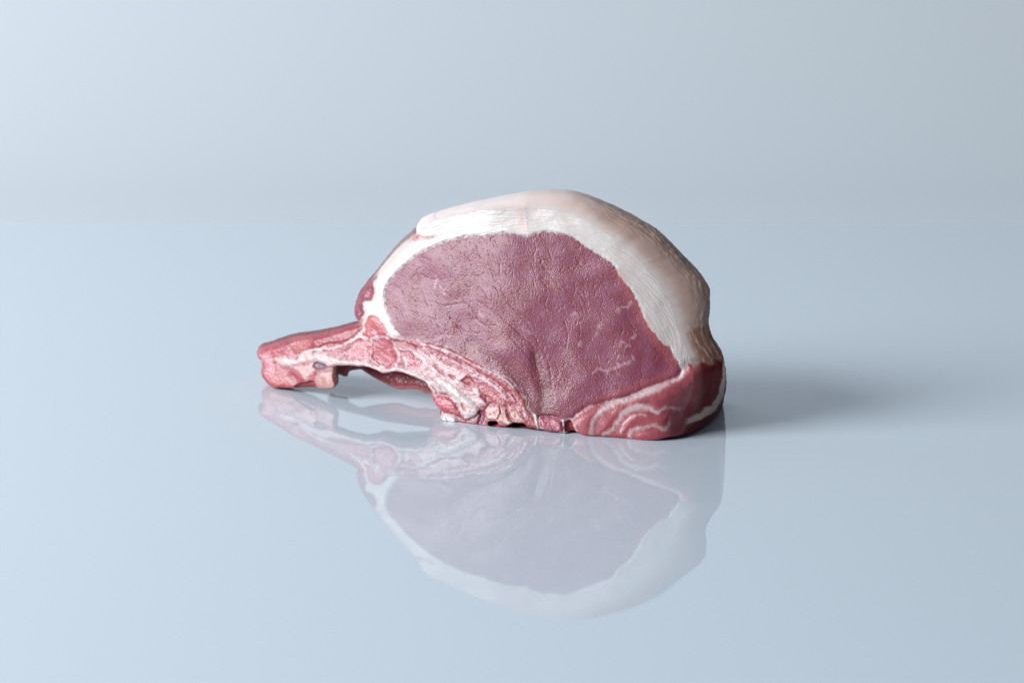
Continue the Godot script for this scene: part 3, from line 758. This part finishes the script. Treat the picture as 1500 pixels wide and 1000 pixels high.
func side_meshes(ring: PackedVector2Array, swell: Array) -> void:
	var n := ring.size()
	var area := 0.0
	for k in n:
		area += ring[k].cross(ring[(k + 1) % n])
	var outward := -1.0 if area > 0.0 else 1.0
	# where the swelling stretch begins and how it varies along the ring
	var count := swell.size() / 5
	var marks := []
	for p in count:
		var q := Vector2(swell[p * 5], swell[p * 5 + 1])
		var best := 0
		for k in n:
			if ring[k].distance_squared_to(q) < ring[best].distance_squared_to(q):
				best = k
		marks.append(best)
	var first: int = marks[0]
	var span := posmod(marks[count - 1] - first, n)
	var steps := 56
	var v := PackedVector3Array()
	var zone := PackedFloat32Array()     # position along the swelling stretch in pairs, or -1
	v.resize(n * (steps + 1))
	zone.resize(n)
	zone.fill(-1.0)
	var along := PackedFloat32Array()
	along.resize(n)
	for k in n:
		along[k] = (0.0 if k == 0 else along[k - 1] + ring[k].distance_to(ring[k - 1]))
	var starts := PackedVector3Array()
	var swells := PackedVector3Array()
	starts.resize(n)
	swells.resize(n)
	var at_of := PackedInt32Array()
	at_of.resize(n)
	for k in n:
		var p := ring[k]
		var tangent := (ring[(k + 3) % n] - ring[(k - 3 + n) % n]).normalized()
		var out := Vector2(-tangent.y, tangent.x) * outward
		var inner := p - out * 0.2
		var at := clampi(roundi((inner.y - Y0) / STEP), 0, NY - 1) * NX + clampi(roundi((inner.x - X0) / STEP), 0, NX - 1)
		at_of[k] = at
		var rim := rims[at]
		var z := surface(p.x, p.y) + height[at] - rim
		var thick := thickness(p.x)
		var d := Vector3(out.x * 0.7, out.y * 0.7, -thick * 0.5)
		var along_k := posmod(k - first, n)
		if along_k <= span:
			var s := 0
			while s < count - 2 and posmod(marks[s + 1] - first, n) <= along_k:
				s += 1
			var a := float(posmod(marks[s] - first, n))
			var b := float(posmod(marks[s + 1] - first, n))
			var t := clampf((along_k - a) / maxf(b - a, 1.0), 0.0, 1.0)
			zone[k] = s + t
			var pr := []
			for e in [-1, 0, 1, 2]:
				var m := clampi(s + e, 0, count - 1)
				pr.append(Vector3(swell[m * 5 + 2], swell[m * 5 + 3], swell[m * 5 + 4]))
			var w: Vector3 = pr[1].cubic_interpolate(pr[2], pr[0], pr[3], t)
			w.z += rim
			var near_end := minf(smoothstep(0.0, 10.0, along_k), smoothstep(0.0, 10.0, span - along_k))
			d = d.lerp(w, near_end)
		starts[k] = Vector3(p.x, p.y, z)
		swells[k] = d
	for k in n:
		var p := ring[k]
		var tangent := (ring[(k + 3) % n] - ring[(k - 3 + n) % n]).normalized()
		var out := Vector2(-tangent.y, tangent.x) * outward
		var thick := thickness(p.x)
		var foot_p := starts[k]
		var d := Vector3.ZERO
		var sum := 0.0
		var soften := 16.0 if zone[k] > 3.0 and zone[k] < 18.7 else 6.0
		for e in range(-48, 49, 2):
			var w := exp(-e * e / (2.0 * soften * soften))
			d += swells[posmod(k + e, n)] * w
			sum += w
		d /= sum
		for j in steps + 1:
			var t := float(j) / steps
			var q: Vector3
			if t < 0.7:
				var u := t / 0.7
				var bend := 0.8 if zone[k] >= 0.0 else 0.45
				var side := lerpf(u, sin(u * PI / 2), bend)
				var back := lerpf(u, 1.0 - cos(u * PI / 2), bend)
				q = foot_p + Vector3(d.x * side, d.y * side, d.z * back)
			else:
				var u := (t - 0.7) / 0.3
				var rest := maxf(thick + d.z, 4.0)
				var pull := 1.0 - cos(u * PI / 2)
				q = foot_p + d + Vector3(-out.x * 4.0 * pull, -out.y * 4.0 * pull, -rest * sin(u * PI / 2))
			q.y = maxf(q.y, 0.12)
			v[k * (steps + 1) + j] = q
	var nn := strip_normals(v, n, steps + 1)
	for k in n:
		var zn := zone[k]
		for j in range(1, steps + 1):
			var u := float(j) / steps / 0.7
			var m := k * (steps + 1) + j
			var h := 0.0
			if zn >= 0.0:
				var s := along[k]
				var fibre := n_fine.get_noise_2d(s * 0.4, u * 26.0 + s * 0.12 + 2.0 * n_soft.get_noise_2d(s, u * 10.0)) * 0.6 + n_jag.get_noise_2d(s * 0.25 + 60.0, u * 18.0 + s * 0.2)
				var strong := smoothstep(7.0, 12.0, zn) * smoothstep(0.05, 0.5, u)
				h = fibre * (0.02 + 0.3 * strong * smoothstep(0.3, 0.75, u)) + n_soft.get_noise_2d(s * 0.5, u * 7.0) * (0.25 + 0.15 * strong)
				h *= smoothstep(0.0, 0.25, u)
			else:
				h = n_jag.get_noise_3d(v[m].x, v[m].y, v[m].z) * 0.3 * smoothstep(0.0, 0.3, u)
			v[m] += nn[m] * h
			v[m].y = maxf(v[m].y, 0.12)
	nn = strip_normals(v, n, steps + 1)
	var white := lin(210, 198, 193)
	var rind := lin(190, 160, 148)
	var tan_c := lin(174, 142, 131)
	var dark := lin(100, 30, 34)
	var c := PackedColorArray()
	c.resize(v.size())
	for k in n:
		var own := Color(0, 0, 0)
		for e in range(-8, 9, 2):
			var at := at_of[posmod(k + e, n)]
			own += Color(cr[at], cg[at], cb[at]) / 9.0
		own.a = 1.0
		var zn := zone[k]
		for j in steps + 1:
			var u := float(j) / steps / 0.7
			var col := own
			var s := along[k]
			if zn >= 0.0:
				var wob := n_jag.get_noise_2d(s * 0.35, u * 6.0)
				var fat_to := rind.lerp(lin(230, 214, 210), 1.0 - smoothstep(5.0, 11.5, zn))
				var skin_c := fat_to.lerp(tan_c, clampf(0.2 + 0.7 * n_soft.get_noise_2d(s, u * 12.0 + 30.0), 0.0, 1.0) * 0.6 * smoothstep(6.0, 11.0, zn))
				col = own.lerp(skin_c, smoothstep(-0.04, lerpf(0.6, 0.34, smoothstep(6.0, 11.0, zn)), u + 0.09 * wob))
				var fib := n_fine.get_noise_2d(s * 0.10, u * 16.0 + s * 0.05)
				col = col * (1.0 - 0.16 * smoothstep(0.1, 0.5, fib) * smoothstep(7.0, 11.0, zn) * smoothstep(0.3, 0.7, u))
				col.a = 1.0
				# bare brown flank under the rind, then the red tail
				var low := smoothstep(19.3, 19.8, zn + 0.35 * wob)
				var flank := lin(158, 112, 96).lerp(lin(206, 176, 160), smoothstep(0.15, 0.5, fib))
				col = col.lerp(flank, low * smoothstep(0.05, 0.3, u))
				var meat := smoothstep(22.5, 23.1, zn + 0.7 * wob + (u - 0.5) * 0.8)
				col = col.lerp(dark.lerp(lin(124, 52, 48), smoothstep(0.2, 0.6, fib) * 0.5), meat * smoothstep(-0.1, 0.25, u))
				var seam: float = absf(zn - lerpf(28.8, 22.8, clampf(u, 0.0, 1.0)) + 0.4 * wob)
				col = col.lerp(lin(214, 184, 170), (1.0 - smoothstep(0.35, 0.95, seam)) * smoothstep(0.04, 0.12, u))
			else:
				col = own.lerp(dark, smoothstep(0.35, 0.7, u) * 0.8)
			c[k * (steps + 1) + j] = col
	# three pieces: rind, flank of the tail, underside
	var pieces := {"rind": [], "outer_muscle": [], "underside": []}
	for k in n:
		var zn := zone[k]
		var zn2 := zone[(k + 1) % n]
		if zn < 0.0 or zn2 < 0.0:
			pieces.underside.append(k)
		elif zn < 22.6:
			pieces.rind.append(k)
		else:
			pieces.outer_muscle.append(k)
	for called in pieces:
		var pv := PackedVector3Array()
		var pn := PackedVector3Array()
		var pc := PackedColorArray()
		var ix := PackedInt32Array()
		var map := {}
		for k in pieces[called]:
			for e in [k, (k + 1) % n]:
				if not map.has(e):
					map[e] = pv.size()
					for j in steps + 1:
						pv.append(v[e * (steps + 1) + j] * 0.001)
						pn.append(nn[e * (steps + 1) + j])
						pc.append(c[e * (steps + 1) + j])
			var a: int = map[k]
			var b: int = map[(k + 1) % n]
			for j in steps:
				if outward < 0.0:
					ix.append_array([a + j, b + j, a + j + 1, b + j, b + j + 1, a + j + 1])
				else:
					ix.append_array([a + j, a + j + 1, b + j, b + j, a + j + 1, b + j + 1])
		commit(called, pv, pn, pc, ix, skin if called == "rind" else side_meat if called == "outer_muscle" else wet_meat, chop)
	# the far cut, closing the chop behind
	var rv := PackedVector3Array()
	var rn := PackedVector3Array()
	var rc := PackedColorArray()
	var rx := PackedInt32Array()
	var map := {}
	for j in range(0, NY, 6):
		for i in range(0, NX, 6):
			if edge[j * NX + i] < -2.2:
				var x := X0 + i * STEP
				var y := Y0 + j * STEP
				map[j * NX + i] = rv.size()
				rv.append(Vector3(x, y, surface(x, y) - thickness(x) - 1.2 + n_soft.get_noise_2d(x, y)) * 0.001)
				rn.append(Vector3(0.35, -0.3, -0.88).normalized())
				rc.append(lin(160, 78, 90))
	for at in map:
		if map.has(at + 6) and map.has(at + 6 * NX) and map.has(at + 6 + 6 * NX):
			rx.append_array([map[at], map[at + 6], map[at + 6 * NX], map[at + 6], map[at + 6 + 6 * NX], map[at + 6 * NX]])
	commit("rear_cut", rv, rn, rc, rx, wet_meat, chop)


func thickness(x: float) -> float:   # of the chop from front cut to rear cut, thin at the rib
	if x < -60.0:
		return lerpf(14.0, 9.0, smoothstep(-78.0, -64.0, x))
	return lerpf(9.0, 30.0, smoothstep(-58.0, -38.0, x))


func strip_normals(v: PackedVector3Array, n: int, w: int) -> PackedVector3Array:
	var out := PackedVector3Array()
	out.resize(v.size())
	var flip := 0.0
	for k in n:
		var ka := (k + 1) % n
		var kb := (k - 1 + n) % n
		for j in w:
			var ja := mini(j + 1, w - 1)
			var jb := maxi(j - 1, 0)
			var q := (v[ka * w + j] - v[kb * w + j]).cross(v[k * w + ja] - v[k * w + jb])
			out[k * w + j] = q.normalized()
	# the ring's right-hand rule decides the side; check it against the top of the ring
	var top := 0
	for k in n:
		if v[k * w].y > v[top * w].y:
			top = k
	flip = 1.0 if out[top * w + w / 2].y > 0.0 else -1.0
	if flip < 0.0:
		for k in out.size():
			out[k] = -out[k]
	return out


func flap() -> void:
	var flat := [-72.34,8.83, -66.23,10.29, -57.98,11.03, -49.81,11.77, -39.06,11.39, -28.44,10.53, -25.28,7.28, -26.31,2.54, -30.25,2.94, -33.21,2.97, -36.08,3.63, -39.27,3.43, -42.75,2.83, -46.11,3.15, -49.76,4.36, -53.02,5.39, -56.58,6.78, -58.5,7.6, -60.96,7.05, -62.61,6.47, -63.42,5.73, -63.96,4.27, -65.34,4.06, -67,4.35, -68.77,4.28, -71.17,4.02]
	var f := distances(curve(flat, true, 0.4), true, 6.0)
	var rim := 3.2
	for side in 2:
		var map := PackedInt32Array()
		map.resize(f.w * f.h)
		map.fill(-1)
		var v := PackedVector3Array()
		var nn := PackedVector3Array()
		var cc := PackedColorArray()
		var ix := PackedInt32Array()
		var zs := PackedFloat32Array()
		zs.resize(f.w * f.h)
		for j in f.h:
			for i in f.w:
				var x: float = X0 + (i + f.i) * STEP
				var y: float = Y0 + (j + f.j) * STEP
				var inside := clampf(-f.d[j * f.w + i], 0.0, rim)
				var t := 1.0 - inside / rim
				var round_off := rim * (1.0 - sqrt(maxf(0.0, 1.0 - t * t)))
				var bump := n_jag.get_noise_2d(x * 0.5, y * 0.5 + 300.0) * 0.35
				zs[j * f.w + i] = surface(x, y) - 22.0 + (bump - round_off if side == 0 else -2.0 * rim + round_off)
		for j in range(1, f.h - 1):
			for i in range(1, f.w - 1):
				var at: int = j * f.w + i
				var e: float = f.d[at]
				if e > STEP * 1.45:
					continue
				var x: float = X0 + (i + f.i) * STEP
				var y: float = Y0 + (j + f.j) * STEP
				var g := Vector3(-(zs[at + 1] - zs[at - 1]) / (2 * STEP), -(zs[at + f.w] - zs[at - f.w]) / (2 * STEP), 1).normalized()
				var pale := smoothstep(-2.2, -0.3, e + 0.8 * n_jag.get_noise_2d(x, y + 90.0))
				if e > 0.0:
					var s := Vector2(f.d[at + 1] - f.d[at - 1], f.d[at + f.w] - f.d[at - f.w]).normalized()
					x -= s.x * e
					y -= s.y * e
				map[at] = v.size()
				v.append(Vector3(x, maxf(y, 0.12), zs[at]) * 0.001)
				nn.append(g if side == 0 else -g)
				var deep := lin(172, 66, 80).lerp(lin(150, 50, 62), 0.5 + n_soft.get_noise_2d(x * 2.0, y * 2.0))
				deep = deep.lerp(lin(170, 104, 104), 1.0 - smoothstep(-64.0, -58.0, x))
				cc.append(deep.lerp(lin(208, 138, 132), pale * 0.8))
		for j in range(1, f.h - 2):
			for i in range(1, f.w - 2):
				var at: int = j * f.w + i
				var q := [map[at], map[at + 1], map[at + f.w], map[at + f.w + 1]]
				if q.min() < 0:
					continue
				for p in ([0, 2, 1, 1, 2, 3] if side == 0 else [0, 1, 2, 1, 3, 2]):
					ix.append(q[p])
		commit("inner_flap", v, nn, cc, ix, wet_meat, chop)
